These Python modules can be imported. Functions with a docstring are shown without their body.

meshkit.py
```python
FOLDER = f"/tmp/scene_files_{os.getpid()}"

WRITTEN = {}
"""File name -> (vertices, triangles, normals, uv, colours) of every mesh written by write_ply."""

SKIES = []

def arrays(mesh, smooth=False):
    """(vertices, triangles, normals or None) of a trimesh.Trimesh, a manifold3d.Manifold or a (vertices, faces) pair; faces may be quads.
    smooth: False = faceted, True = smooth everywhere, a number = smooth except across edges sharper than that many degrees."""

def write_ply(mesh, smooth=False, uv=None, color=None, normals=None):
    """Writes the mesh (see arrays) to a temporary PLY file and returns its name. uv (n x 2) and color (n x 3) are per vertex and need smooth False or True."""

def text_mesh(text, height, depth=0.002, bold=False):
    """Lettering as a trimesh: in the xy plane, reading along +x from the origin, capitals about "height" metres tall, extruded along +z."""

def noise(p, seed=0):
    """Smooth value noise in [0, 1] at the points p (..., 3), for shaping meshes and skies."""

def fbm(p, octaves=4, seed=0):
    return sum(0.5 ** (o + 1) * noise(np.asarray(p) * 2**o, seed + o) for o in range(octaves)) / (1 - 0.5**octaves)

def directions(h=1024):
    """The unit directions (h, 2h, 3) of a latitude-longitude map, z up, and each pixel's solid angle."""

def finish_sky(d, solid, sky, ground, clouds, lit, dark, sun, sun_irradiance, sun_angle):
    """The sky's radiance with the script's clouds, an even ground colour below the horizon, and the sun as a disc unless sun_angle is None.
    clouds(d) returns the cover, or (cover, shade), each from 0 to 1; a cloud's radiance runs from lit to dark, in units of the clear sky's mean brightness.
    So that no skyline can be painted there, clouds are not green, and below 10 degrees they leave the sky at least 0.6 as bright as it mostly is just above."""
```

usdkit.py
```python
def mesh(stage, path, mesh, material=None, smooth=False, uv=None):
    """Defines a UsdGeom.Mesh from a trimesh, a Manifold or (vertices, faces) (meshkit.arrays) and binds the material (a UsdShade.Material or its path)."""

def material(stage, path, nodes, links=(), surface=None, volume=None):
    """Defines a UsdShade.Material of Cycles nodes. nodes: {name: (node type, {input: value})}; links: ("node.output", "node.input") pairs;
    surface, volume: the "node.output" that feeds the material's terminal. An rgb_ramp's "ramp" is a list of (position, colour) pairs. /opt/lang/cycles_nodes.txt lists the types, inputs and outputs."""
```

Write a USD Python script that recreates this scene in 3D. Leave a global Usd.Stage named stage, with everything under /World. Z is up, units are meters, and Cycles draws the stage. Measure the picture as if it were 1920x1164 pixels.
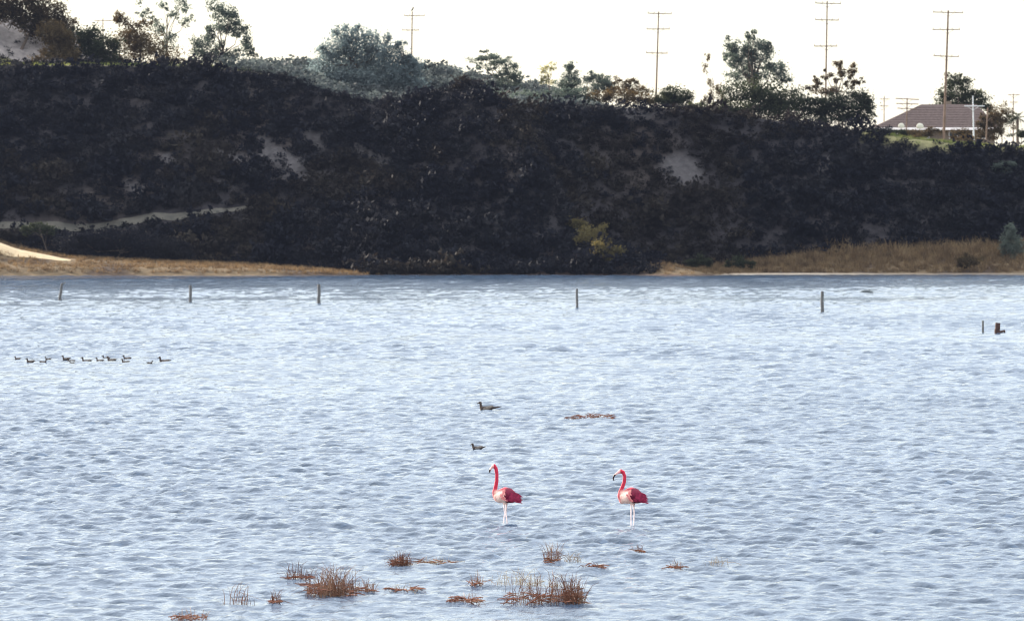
import math, numpy as np, trimesh, manifold3d, usdkit, meshkit
from pxr import Usd, UsdGeom, UsdLux, UsdShade, Gf, Sdf, Vt
from manifold3d import Manifold

stage = Usd.Stage.CreateInMemory()
UsdGeom.SetStageUpAxis(stage, 'Z'); UsdGeom.SetStageMetersPerUnit(stage, 1.0)
UsdGeom.Xform.Define(stage, '/World'); UsdGeom.Scope.Define(stage, '/World/Looks')

# ---------------------------------------------------------------- camera, sky, sun, exposure
CAM_H, FPX, HORIZON = 6.0, 9600.0, 441.0          # eye height above the water, focal length and horizon row in photo pixels
cam = UsdGeom.Camera.Define(stage, '/World/camera')
cam.CreateHorizontalApertureAttr(36.0); cam.CreateVerticalApertureAttr(36.0 * 620 / 1024)
cam.CreateFocalLengthAttr(36.0 * FPX / 1920)
cam.CreateVerticalApertureOffsetAttr(-(582.0 - HORIZON) / 1920 * 36.0)
cam.CreateClippingRangeAttr(Gf.Vec2f(1.0, 20000.0))
cam.CreateExposureAttr(1.63)
cam.CreateFStopAttr(4.5); cam.CreateFocusDistanceAttr(118.0)
xf = cam.AddTransformOp(); m = Gf.Matrix4d(1.0)
m.SetRow(0, Gf.Vec4d(1, 0, 0, 0)); m.SetRow(1, Gf.Vec4d(0, 0, 1, 0)); m.SetRow(2, Gf.Vec4d(0, -1, 0, 0)); m.SetRow(3, Gf.Vec4d(0, 0, CAM_H, 1))
xf.Set(m)

SUN_AZ, SUN_EL = math.radians(-48.0), math.radians(19.0)
sun_dir = np.array([math.sin(SUN_AZ) * math.cos(SUN_EL), math.cos(SUN_AZ) * math.cos(SUN_EL), math.sin(SUN_EL)])
dome = UsdLux.DomeLight.Define(stage, '/World/sky')
sky_mat = usdkit.material(stage, '/World/Looks/sky', {
    's': ('sky_texture', {'sky_type': 'single_scattering', 'sun_disc': False, 'sun_elevation': SUN_EL, 'sun_rotation': SUN_AZ,
                          'altitude': 5.0, 'air_density': 1.0, 'aerosol_density': 1.3, 'ozone_density': 1.0}),
    'tc': ('texture_coordinate', {}), 'mp': ('mapping', {'scale': (1.0, 1.0, 3.0)}), 'n': ('noise_texture', {'scale': 2.2, 'detail': 5, 'roughness': .55}),
    'f': ('map_range', {'from_min': .25, 'from_max': .75, 'to_min': .62, 'to_max': .88, 'clamp': True}),
    'sx': ('separate_xyz', {}), 'up': ('math', {'math_type': 'maximum', 'value2': 0.0}), 'br': ('math', {'math_type': 'multiply_add', 'value2': 2.4, 'value3': 1.0}),
    'ov': ('vector_math', {'math_type': 'scale', 'vector1': (2.02, 2.09, 2.14)}),         # veil brightened overhead, out of view, so the water reflects more light
    'v': ('mix', {'mix_type': 'mix'}),                       # thin white winter overcast veil
    'b': ('background_shader', {'strength': 0.13})}, [('tc.generated', 'mp.vector'), ('mp.vector', 'n.vector'), ('n.fac', 'f.value'), ('f.result', 'v.fac'), ('tc.generated', 'sx.vector'), ('sx.z', 'up.value1'), ('up.value', 'br.value1'), ('br.value', 'ov.scale'), ('ov.vector', 'v.color2'), ('s.color', 'v.color1'), ('v.color', 'b.color')], surface='b.background')
UsdShade.MaterialBindingAPI.Apply(dome.GetPrim()).Bind(sky_mat)
dome.GetPrim().SetCustomDataByKey('kind', 'structure')
sun = UsdLux.DistantLight.Define(stage, '/World/sun')
sun.CreateIntensityAttr(1.2); sun.CreateAngleAttr(0.53); sun.CreateColorAttr(Gf.Vec3f(1.0, 0.90, 0.77)); sun.CreateNormalizeAttr(True)
zx = sun_dir; xx = np.cross([0, 0, 1], zx); xx /= np.linalg.norm(xx); yx = np.cross(zx, xx)
m = Gf.Matrix4d(1.0)
for i, r in enumerate((xx, yx, zx)): m.SetRow(i, Gf.Vec4d(*map(float, r), 0))
sun.AddTransformOp().Set(m)

# ---------------------------------------------------------------- helpers
counts = {}
def numbered(path):
    n = counts.get(path, 0); counts[path] = n + 1
    return path if n == 0 else f'{path}_{n:03d}'
def tag(p, label=None, cat=None, group=None, kind=None):
    p = p.GetPrim() if hasattr(p, 'GetPrim') else p
    for k, v in (('label', label), ('category', cat), ('group', group), ('kind', kind)):
        if v: p.SetCustomDataByKey(k, v)
    return p
def thing(name, label, cat, loc=(0, 0, 0), rz=0.0, scale=None, group=None):
    x = UsdGeom.Xform.Define(stage, numbered('/World/' + name))
    x.AddTranslateOp().Set(Gf.Vec3d(*map(float, loc)))
    if rz: x.AddRotateZOp().Set(float(rz))
    if scale: x.AddScaleOp().Set(Gf.Vec3f(*map(float, scale)))
    tag(x, label, cat, group); return x.GetPrim()
def part(name, mesh, mat, parent=None, smooth=False):
    base = (str(parent.GetPath()) if parent is not None else '/World') + '/' + name
    return usdkit.mesh(stage, numbered(base), mesh, mat, smooth=smooth).GetPrim()
def color_attr(prim, rgb, name='tint'):
    UsdGeom.PrimvarsAPI(prim).CreatePrimvar(name, Sdf.ValueTypeNames.Color3fArray, 'vertex').Set(Vt.Vec3fArray.FromNumpy(np.asarray(rgb, np.float32)))
def cat(ms):
    vs, fs, n = [], [], 0
    for v, f in ms:
        vs.append(np.asarray(v, float)); fs.append(np.asarray(f, int) + n); n += len(v)
    return np.vstack(vs), np.vstack(fs)
def tube(pts, rad, k=7, cap=True):
    pts = np.asarray(pts, float); rad = np.broadcast_to(np.asarray(rad, float), (len(pts),))
    tan = np.gradient(pts, axis=0); tan /= np.linalg.norm(tan, axis=1, keepdims=True) + 1e-12
    ref = np.array([0.0, 1, 0]) if abs(tan[0, 1]) < .8 else np.array([1.0, 0, 0])
    vs = []
    for p, t, r in zip(pts, tan, rad):
        a = np.cross(t, ref); a /= np.linalg.norm(a); b = np.cross(t, a)
        an = np.arange(k) / k * 2 * np.pi
        vs.append(p + r * (np.cos(an)[:, None] * a + np.sin(an)[:, None] * b))
    n = len(pts); v = np.vstack(vs); f = []
    for i in range(n - 1):
        for j in range(k):
            a, b = i * k + j, i * k + (j + 1) % k
            f += [(a, b, b + k), (a, b + k, a + k)]
    if cap:
        v = np.vstack([v, pts[:1], pts[-1:]])
        for j in range(k):
            f += [((j + 1) % k, j, n * k), ((n - 1) * k + j, (n - 1) * k + (j + 1) % k, n * k + 1)]
    return v, np.array(f)
def box(x0, x1, y0, y1, z0, z1):
    m = trimesh.creation.box([x1 - x0, y1 - y0, z1 - z0]); m.apply_translation([(x0 + x1) / 2, (y0 + y1) / 2, (z0 + z1) / 2])
    return np.array(m.vertices), np.array(m.faces)
def sstep(x, a, b):
    t = np.clip((x - a) / (b - a), 0, 1); return t * t * (3 - 2 * t)
def P(px, py, d):
    return np.array([(px - 960.0) * d / FPX, d, CAM_H + (HORIZON - py) * d / FPX])
def on_water(px, py):
    d = CAM_H * FPX / (py - HORIZON); return np.array([(px - 960.0) * d / FPX, d, 0.0]), FPX / d    # point, pixels per metre

# ---------------------------------------------------------------- materials
def mat(name, nodes, links, surface): return usdkit.material(stage, '/World/Looks/' + name, nodes, links, surface=surface)
def rough(name, c1, c2, scale=3.0, roughness=0.85, detail=4, bump=0.0, spec=0.2):
    nodes = {'g': ('texture_coordinate', {}), 'n': ('noise_texture', {'scale': scale, 'detail': detail, 'roughness': .6}),
             'r': ('rgb_ramp', {'ramp': [(0.3, c1), (0.7, c2)]}), 'p': ('principled_bsdf', {'roughness': roughness, 'specular_ior_level': spec})}
    links = [('g.object', 'n.vector'), ('n.fac', 'r.fac'), ('r.color', 'p.base_color')]
    if bump:
        nodes['b'] = ('bump', {'strength': 0.6, 'distance': bump}); links += [('n.fac', 'b.height'), ('b.normal', 'p.normal')]
    return mat(name, nodes, links, 'p.BSDF')
def leafy(name, c1, c2, c3, scale=0.5, trans=0.3, tcol=None, spec=.12):
    tcol = tcol or tuple(1.3 * np.array(c3))
    return mat(name, {
        'g': ('geometry', {}), 'o': ('object_info', {}), 'n': ('noise_texture', {'scale': scale, 'detail': 3, 'roughness': .65}),
        'a': ('math', {'math_type': 'multiply_add', 'value2': 0.3, 'value3': -0.15}), 'b': ('math', {'math_type': 'add'}),
        'r': ('rgb_ramp', {'ramp': [(0.25, c1), (0.5, c2), (0.8, c3)]}),
        'd': ('principled_bsdf', {'roughness': 0.7, 'specular_ior_level': spec}), 't': ('translucent_bsdf', {}),
        'tm': ('mix', {'mix_type': 'multiply', 'fac': 1.0, 'color2': tuple(np.array(tcol) / max(max(c3), 1e-3))}),
        'x': ('mix_closure', {'fac': trans})},
        [('g.position', 'n.vector'), ('o.random', 'a.value1'), ('a.value', 'b.value1'), ('n.fac', 'b.value2'), ('b.value', 'r.fac'), ('r.color', 'd.base_color'),
         ('r.color', 'tm.color1'), ('tm.color', 't.color'), ('d.BSDF', 'x.closure1'), ('t.BSDF', 'x.closure2')], 'x.closure')

M = {}
M['water'] = mat('water', {
    'g': ('geometry', {}), 'mp': ('mapping', {'scale': (1.0, 0.8, 1.0)}),
    'n1': ('noise_texture', {'scale': 4.2, 'detail': 4, 'roughness': .55, 'distortion': .3}),
    'n2': ('noise_texture', {'scale': 0.02, 'detail': 3, 'roughness': .5}),
    'rr': ('map_range', {'from_min': .35, 'from_max': .65, 'to_min': 0.03, 'to_max': 0.08, 'clamp': True}),
    'b': ('bump', {'strength': 1.0, 'distance': 0.045}),
    'p': ('principled_bsdf', {'base_color': (0.031, 0.050, 0.080), 'ior': 1.333, 'specular_ior_level': 0.5})},
    [('g.position', 'mp.vector'), ('mp.vector', 'n1.vector'), ('mp.vector', 'n2.vector'), ('n1.fac', 'b.height'), ('b.normal', 'p.normal'), ('n2.fac', 'rr.value'), ('rr.result', 'p.roughness')], 'p.BSDF')
M['terrain'] = mat('terrain', {
    'c': ('attribute', {'attribute': 'tint'}), 'g': ('geometry', {}), 'n': ('noise_texture', {'scale': 0.9, 'detail': 6, 'roughness': .65}),
    'r': ('rgb_ramp', {'ramp': [(0.25, (.55, .55, .55)), (0.75, (1.35, 1.3, 1.25))]}), 'x': ('mix', {'mix_type': 'multiply', 'fac': 1.0}),
    'b': ('bump', {'strength': .7, 'distance': .5}), 'p': ('principled_bsdf', {'roughness': .95, 'specular_ior_level': .1})},
    [('g.position', 'n.vector'), ('n.fac', 'r.fac'), ('c.color', 'x.color1'), ('r.color', 'x.color2'), ('x.color', 'p.base_color'), ('n.fac', 'b.height'), ('b.normal', 'p.normal')], 'p.BSDF')
M['sand'] = rough('sand', (.33, .25, .15), (.46, .36, .225), 0.8, .95, bump=.1)
M['track'] = rough('track', (.042, .04, .035), (.075, .068, .056), 0.7, .95, bump=.1)
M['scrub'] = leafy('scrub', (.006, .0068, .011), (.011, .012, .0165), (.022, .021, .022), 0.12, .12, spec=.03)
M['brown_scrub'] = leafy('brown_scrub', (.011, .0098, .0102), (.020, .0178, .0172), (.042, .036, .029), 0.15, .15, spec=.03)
M['grey_scrub'] = leafy('grey_scrub', (.042, .048, .048), (.07, .077, .078), (.105, .115, .112), 0.25, .35)
M['dry'] = leafy('dry_grass', (.055, .04, .028), (.13, .095, .06), (.22, .17, .105), 0.35, .3)
M['green_grass'] = leafy('green_grass', (.06, .08, .03), (.13, .16, .06), (.26, .25, .11), 0.5, .35)
M['dark_leaf'] = leafy('dark_leaf', (.018, .022, .016), (.032, .038, .024), (.06, .065, .035), 0.6, .25)
M['brown_leaf'] = leafy('brown_leaf', (.03, .026, .018), (.065, .05, .03), (.11, .085, .045), 0.5, .3)
M['gum_leaf'] = leafy('gum_leaf', (.055, .066, .06), (.09, .105, .095), (.13, .145, .125), 0.5, .45)
M['grey_leaf'] = leafy('grey_leaf', (.09, .11, .115), (.14, .165, .17), (.19, .215, .215), 0.4, .5)
M['pale_leaf'] = leafy('pale_leaf', (.14, .14, .08), (.22, .21, .12), (.30, .28, .16), 0.5, .5)
M['lit_bush'] = leafy('lit_bush', (.055, .05, .026), (.11, .096, .048), (.18, .155, .08), 0.5, .4)  # sunlight on the spur bushes is painted into this leaf colour
M['bark'] = rough('bark', (.06, .045, .035), (.13, .10, .08), 2.0, .9)
M['pole_wood'] = rough('pole_wood', (.10, .065, .045), (.17, .115, .085), 1.5, .85)
M['pale_pole'] = rough('pale_pole', (.42, .43, .44), (.55, .56, .57), 1.5, .6)
M['post_wood'] = rough('post_wood', (.06, .06, .062), (.13, .128, .125), 6.0, .9, bump=.01)
M['post_dark'] = rough('post_dark', (.03, .018, .016), (.07, .04, .035), 6.0, .9, bump=.01)
M['roof'] = rough('roof', (.055, .038, .034), (.095, .066, .058), 2.5, .85, bump=.05)
M['stucco'] = rough('stucco', (.10, .075, .058), (.15, .115, .09), 1.0, .9)
M['fascia'] = rough('fascia', (.70, .62, .62), (.80, .74, .74), 1.0, .6)
M['pane'] = mat('pane', {'p': ('principled_bsdf', {'base_color': (.03, .035, .04), 'roughness': .08, 'specular_ior_level': .6})}, [], 'p.BSDF')
M['dish'] = rough('dish', (.40, .38, .32), (.48, .46, .38), 1.0, .5)
M['reed'] = leafy('reed', (.12, .052, .04), (.23, .12, .08), (.40, .28, .19), 1.2, .25)
M['reed_pale'] = leafy('reed_pale', (.26, .20, .15), (.38, .32, .24), (.50, .45, .34), 1.2, .3)
M['thatch'] = rough('thatch', (.10, .035, .025), (.24, .11, .07), 8.0, .9, bump=.02)
M['flamingo'] = mat('flamingo', {
    'c': ('attribute', {'attribute': 'tint'}), 'g': ('texture_coordinate', {}), 'n': ('noise_texture', {'scale': 24.0, 'detail': 4}),
    'r': ('rgb_ramp', {'ramp': [(0.25, (.75, .75, .75)), (0.75, (1.2, 1.2, 1.2))]}), 'x': ('mix', {'mix_type': 'multiply', 'fac': 1.0}),
    'b': ('bump', {'strength': .5, 'distance': .01}), 'p': ('principled_bsdf', {'roughness': .75, 'specular_ior_level': .2, 'sheen_weight': .15})},
    [('g.object', 'n.vector'), ('n.fac', 'r.fac'), ('c.color', 'x.color1'), ('r.color', 'x.color2'), ('x.color', 'p.base_color'), ('n.fac', 'b.height'), ('b.normal', 'p.normal')], 'p.BSDF')
M['wing'] = rough('wing_plumage', (.075, .004, .016), (.165, .009, .034), 18.0, .7, bump=.008)
M['covert'] = rough('covert_feathers', (.12, .007, .027), (.28, .02, .06), 20.0, .7)
M['scapular'] = rough('scapular_feathers', (.50, .12, .13), (.78, .34, .30), 20.0, .7)
M['flight'] = rough('flight_feathers', (.05, .012, .02), (.16, .02, .05), 14.0, .7)
M['bill_tip'] = rough('bill_tip', (.015, .010, .012), (.03, .02, .022), 10.0, .45)
M['bill'] = rough('bill', (.62, .36, .32), (.75, .50, .45), 10.0, .5)
M['eye'] = rough('eye', (.5, .4, .08), (.6, .5, .1), 10.0, .2)
M['duck'] = rough('duck_plumage', (.022, .017, .017), (.06, .045, .04), 14.0, .8)
M['duck_flank'] = rough('duck_flank', (.10, .085, .075), (.20, .17, .15), 14.0, .8)
M['duck_bill'] = rough('duck_bill', (.05, .05, .05), (.09, .085, .08), 10.0, .5)
M['driftwood'] = rough('driftwood', (.06, .07, .075), (.12, .13, .135), 5.0, .9, bump=.01)

# ---------------------------------------------------------------- terrain
def U(x): return 960.0 + 12.0 * x
def ip(u, *pts):
    p = np.array(pts, float); return np.interp(u, p[:, 0], p[:, 1])
def ips(u, *pts):      # smoothed interpolation, so that ridges have no kinks
    return sum(ip(u + o, *pts) for o in (-40, -20, 0, 20, 40)) / 5
def shore(u): return ips(u, (-300, 752), (0, 757), (600, 759), (700, 767), (1150, 767), (1200, 760), (1310, 753), (1345, 776), (1500, 779), (1920, 776), (2400, 772))
def foot(u): return ips(u, (-1100, 885), (-300, 800), (0, 799), (300, 795), (500, 789), (700, 774), (1000, 773), (1090, 790), (1180, 800), (1300, 802), (1920, 806), (2400, 808))
def brow_d(u): return ips(u, (-1100, 930), (-350, 846), (0, 843), (480, 838), (700, 824), (1000, 820), (1200, 828), (1600, 834), (1920, 838))  # unseen left end of the bluff is set back so sunlight reaches the path
def brow_py(u): return ips(u, (-400, 118), (0, 122), (350, 124), (470, 136), (600, 176), (700, 199), (1000, 203), (1250, 202), (1330, 209), (1500, 230), (1620, 243), (1700, 254), (1780, 264), (1860, 272), (1920, 276), (2400, 280))
def rear_py(u): return ips(u, (400, 138), (480, 138), (560, 144), (700, 146), (800, 148), (900, 163), (1000, 182), (1100, 188))
def height(x, y):
    x, y = np.broadcast_arrays(np.asarray(x, float), np.asarray(y, float)); u = U(x)
    q = np.stack([x, y, 0 * x], -1)
    e = y - shore(u) + 1.6 * (meshkit.fbm(q / 7.0, 3, 5) - .5)
    bank = ip(u, (0, 1.3), (500, 1.0), (700, .3), (1150, .3), (1250, .35), (1350, .25), (1920, .4))
    z = np.where(e > 0, bank * sstep(e, -1.0, 5.0), np.maximum(e * .2, -1.3)) + .0
    z = np.where(e > 0, z - .0 , z)
    z = z + ip(u, (-500, 5.4), (0, 3.7), (60, 2.4), (140, 1.3), (300, .8), (690, 0)) * sstep(e, 3, 22)
    z = z + ip(u, (1250, 0), (1400, 1.2), (1600, 2.7), (1920, 3.0)) * sstep(e, 2, 28)
    f, b = foot(u), brow_d(u)
    zb = CAM_H + (HORIZON - brow_py(u)) * b / FPX
    t = (y - f) / (b - f); tc = np.clip(t, 0, 1)
    S = np.where(tc < .12, tc * tc / .24, np.where(tc > .93, .87 + (.0049 - (1 - tc) ** 2) / .14, tc - .06)) / .905
    z_low = z
    zh = z_low + (zb - z_low) * S
    gul = meshkit.fbm(np.stack([(x + .25 * (y - 800)) / 13.0, y / 34.0, 0 * x], -1), 4, 11) - .5
    fine = meshkit.fbm(q / 5.0, 3, 23) - .5
    w = sstep(t, 0.0, .25) * (1 - sstep(t, .8, 1.0))
    zh = zh + w * (4.4 * gul + 1.0 * fine)
    # the low dark spur in front, running down to the water
    ru = np.clip((y - 768) / (816 - 768), 0, 1); rx = (1190 - 330 * ru - 960) / 12
    zh = zh + (2.0 + 6.0 * ru) * np.exp(-(np.where(x > rx, (x - rx) / 6.5, (x - rx) / 11)) ** 2) * sstep(e, 1, 10) * (1 - sstep(y, 806, 830))
    # a narrow bench with a track on the left
    # plateau behind the brow
    back = np.maximum(y - b, 0)
    zh = zh + np.minimum(back, 400) * .008 + .5 * (meshkit.fbm(q / 9.0, 3, 31) - .5) * sstep(t, .9, 1.1)
    # pale upper bluff at the far left
    zu = ip(u, (-700, 12.5), (0, 8.2), (70, 6.0), (130, 2.6), (190, 0))
    zh = zh + zu * sstep(y + 7 * gul + 4 * fine, 857, 877) * (1 - sstep(y, 905, 990))
    zr = CAM_H + (HORIZON - rear_py(u)) * 925 / FPX - zb
    zh = zh + np.clip(zr, 0, 30) * sstep(y, 862, 925) * sstep(u, 380, 470) * (1 - sstep(u, 1020, 1160))
    return zh
def hit(px, py, d0=740.0, d1=1100.0):
    d = np.arange(d0, d1, .25); zz = CAM_H + (HORIZON - py) * d / FPX; h = height((px - 960) * d / FPX, d)
    i = np.argmax(h >= zz); i = i if h[i] >= zz[i] else len(d) - 1
    return np.array([(px - 960) * d[i] / FPX, d[i], h[i]])

xs = np.concatenate([-np.geomspace(2500, 136, 40), np.arange(-135, 135.1, 1.25), np.geomspace(136, 2500, 40)])
ys = np.concatenate([[-300, 0, 300, 600, 720], np.arange(740, 750, 2), np.arange(750, 880, .9), np.arange(880, 960, 2), np.geomspace(960, 6000, 36)])
X, Y = np.meshgrid(xs, ys); Z = height(X, Y)
far_hill = 70 * meshkit.fbm(np.stack([X / 900, Y / 900, 0 * X], -1), 3, 77) * sstep(Y, 1500, 4000); Z = Z - .012 * np.clip(Y - 1000, 0, 3000) + far_hill * .0
nx, ny = len(xs), len(ys); idx = np.arange(nx * ny).reshape(ny, nx)
quads = np.stack([idx[:-1, :-1], idx[:-1, 1:], idx[1:, 1:], idx[1:, :-1]], -1).reshape(-1, 4)
V = np.stack([X, Y, Z], -1).reshape(-1, 3)
uu, yy = U(V[:, 0]), V[:, 1]
e = yy - shore(uu); tt = (yy - foot(uu)) / (brow_d(uu) - foot(uu))
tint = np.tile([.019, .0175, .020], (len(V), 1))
def blend(mask, col):
    global tint
    tint = tint * (1 - mask[:, None]) + np.array(col) * mask[:, None]
n6 = meshkit.fbm(V / 6.0, 3, 3); n20 = meshkit.fbm(V / 20.0, 3, 4)
blend(sstep(n20, .5, .7), (.032, .027, .026))
low = (1 - sstep(tt, -.02, .12)) * ((uu < 720) | (uu > 1180))
blend(low, (.13, .095, .058)); blend(low * sstep(n6, .48, .62), (.055, .038, .028))
blend(sstep(uu, 1330, 1345) * (1 - .6 * sstep(uu, 1500, 1700)) * (1 - sstep(e, 1.2, 4.0)), (.42, .36, .29))                    # beach on the right
blend((uu > 690) * (uu < 1215) * (tt < .05), (.035, .025, .023)); blend((uu > 1200) * (uu < 1330) * (1 - sstep(e, .5, 2.5)), (.05, .032, .028))
blend((yy > 854) * (yy < 884) * (uu < 150) * 1.0, (.21, .19, .185))                             # pale cliff
blend((tt > .985) * (yy < 862) * (uu < 480) * 1.0, (.20, .19, .10))                             # grass strip on the terrace
blend(sstep(tt, .86, .95) * (uu > 1640) * 1.0, (.16, .15, .075))
BARE = [(425, 292, 46, 13, 18), (525, 300, 56, 22, 18), (315, 300, 20, 11, 20), (570, 333, 95, 10, -4), (690, 290, 45, 12, 30), (420, 345, 30, 10, 20), (1278, 322, 42, 36, 20), (1552, 306, 30, 22, -30), (500, 270, 30, 12, 40),
        (965, 362, 20, 6, 15), (590, 262, 30, 16, 40), (250, 350, 30, 12, 20), (1195, 215, 50, 14, 5)]
def bare_mask(x, y, z):
    px, py = 960 + x * FPX / y, HORIZON - (z - CAM_H) * FPX / y; r = np.zeros_like(px)
    nn = meshkit.fbm(np.stack([x, y, z], -1) / 3.0, 3, 9) - .5
    for cx, cy, rx, ry, a in BARE:
        a = math.radians(a); dx, dy = px - cx, py - cy
        k = ((dx * math.cos(a) + dy * math.sin(a)) / rx) ** 2 + ((-dx * math.sin(a) + dy * math.cos(a)) / ry) ** 2
        r = np.maximum(r, 1 - sstep(k + 1.6 * nn, .5, 1.2))
    return r
on_slope = (tt > .02) & (tt < 1.0)
bm = np.where(on_slope, bare_mask(V[:, 0], np.maximum(V[:, 1], 1), V[:, 2]), 0)
blend(bm, (.052, .049, .052))
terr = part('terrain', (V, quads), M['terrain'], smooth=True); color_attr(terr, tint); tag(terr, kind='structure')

# sandy path on the left shore, and the pale track across the foot of the slope: sheets laid on the ground
def ribbon(name, line, material, lift):
    L, R = [], []
    line = np.array(line, float); tpar = np.linspace(0, len(line) - 1, 60)
    for t in tpar:
        px, py, w = (np.interp(t, np.arange(len(line)), line[:, k]) for k in range(3))
        c = hit(px, py); L.append(c); R.append(w)
    C = np.array(L); C = np.stack([np.convolve(np.pad(C[:, k], 12, 'edge'), np.ones(25) / 25, 'valid') for k in range(3)], 1)
    rows = []
    for c, w in zip(C, R):
        o = np.linspace(-w / 2, w / 2, 9); yy_ = c[1] + o; xx_ = np.full(9, c[0])
        rows.append(np.stack([xx_, yy_, height(xx_, yy_) + lift], 1))
    v = np.vstack(rows); ix = np.arange(len(v)).reshape(len(rows), 9)
    q = np.stack([ix[:-1, :-1], ix[:-1, 1:], ix[1:, 1:], ix[1:, :-1]], -1).reshape(-1, 4)[:, ::-1]
    p = part(name, (v, q), material, smooth=True); tag(p, kind='structure'); return C
PATH = ribbon('sandy_path', [(-60, 440, 16), (0, 463, 15), (40, 472, 12), (90, 482, 7), (145, 491, 1.2)], M['sand'], .07)
TRACK = ribbon('dirt_track', [(-40, 432, 1.3), (40, 428, 1.3), (100, 424, 1.5), (200, 418, 1.5), (310, 411, 1.3), (390, 402, 1.1), (500, 384, .8)], M['track'], .10)

# ---------------------------------------------------------------- water: wind chop as real relief, finer near the camera
rw = np.random.default_rng(5)
def wedge():
    core = np.arange(-.126, .1261, .00066)
    side = np.geomspace(.128, 1.35, 46); return np.concatenate([-side[::-1], core, side])
az = wedge()
rows = [12.0]
while rows[-1] < 72: rows.append(rows[-1] * 1.03)
while rows[-1] < 190: rows.append(rows[-1] * 1.0009)
while rows[-1] < 800: rows.append(rows[-1] * 1.0014)
rr = np.array(rows); AZ, RR = np.meshgrid(az, rr)
WX, WY = RR * np.tan(np.clip(AZ, -1.4, 1.4)), RR * np.ones_like(AZ)
col_sp = np.gradient(np.tan(az))[None, :] * RR; row_sp = np.gradient(rr)[:, None] * np.ones_like(RR)
WZ = np.zeros_like(RR); wind = math.radians(200)
patch = .40 + 1.15 * meshkit.fbm(np.stack([WX / 16, WY / 40, 0 * WX], -1), 3, 41)
slope_all, slope_kept, low_kept = 0.0, np.zeros_like(RR), 0
for k in range(96):
    lam = .36 * (9.0 / .36) ** (k / 95.0 if k % 3 else rw.random()); th = wind + rw.normal(0, .80 if lam < 1.2 else .5); ph = rw.random() * 2 * np.pi
    kx, ky = 2 * np.pi / lam * math.sin(th), 2 * np.pi / lam * math.cos(th)
    amp = .0062 * lam ** .62 if lam < 1.1 else .0062 * 1.1 ** .62 * (1.1 / lam) ** .75
    fade = np.clip(lam / (abs(math.sin(th)) * col_sp + abs(math.cos(th)) * row_sp + 1e-6) / 2.2 - .8, 0, 1)
    slope_all += (amp / lam) ** 2; slope_kept += (fade * amp / lam) ** 2
    if fade.max() <= 0: continue
    a = kx * WX + ky * WY + ph
    WZ += amp * fade * (np.sin(a) + .35 * np.sin(2 * a + 1.2))
WZ *= np.minimum(np.sqrt(slope_all / np.maximum(slope_kept, 1e-9)), 4.2)   # where short waves are too fine for the mesh, the longer ones carry the chop
lanes = meshkit.fbm(np.stack([WX / 110, WY / 30, 0 * WX + 7], -1), 3, 43); patch = patch * (1 - .40 * sstep(lanes, .50, .64) * sstep(WY, 150, 300))
WZ *= patch
from scipy.interpolate import RegularGridInterpolator
_wave = RegularGridInterpolator((rr, az), WZ, bounds_error=False, fill_value=0.0)
def wave_z(x, y, r=.15): return float(max(_wave((y + b_, math.atan2(x + a_, y + b_))) for a_ in (-r, 0, r) for b_ in (-2 * r, 0, 2 * r)))
ix = np.arange(WZ.size).reshape(WZ.shape)
wq = np.stack([ix[:-1, :-1], ix[:-1, 1:], ix[1:, 1:], ix[1:, :-1]], -1).reshape(-1, 4)
wv = np.stack([WX, WY, WZ], -1).reshape(-1, 3)
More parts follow.
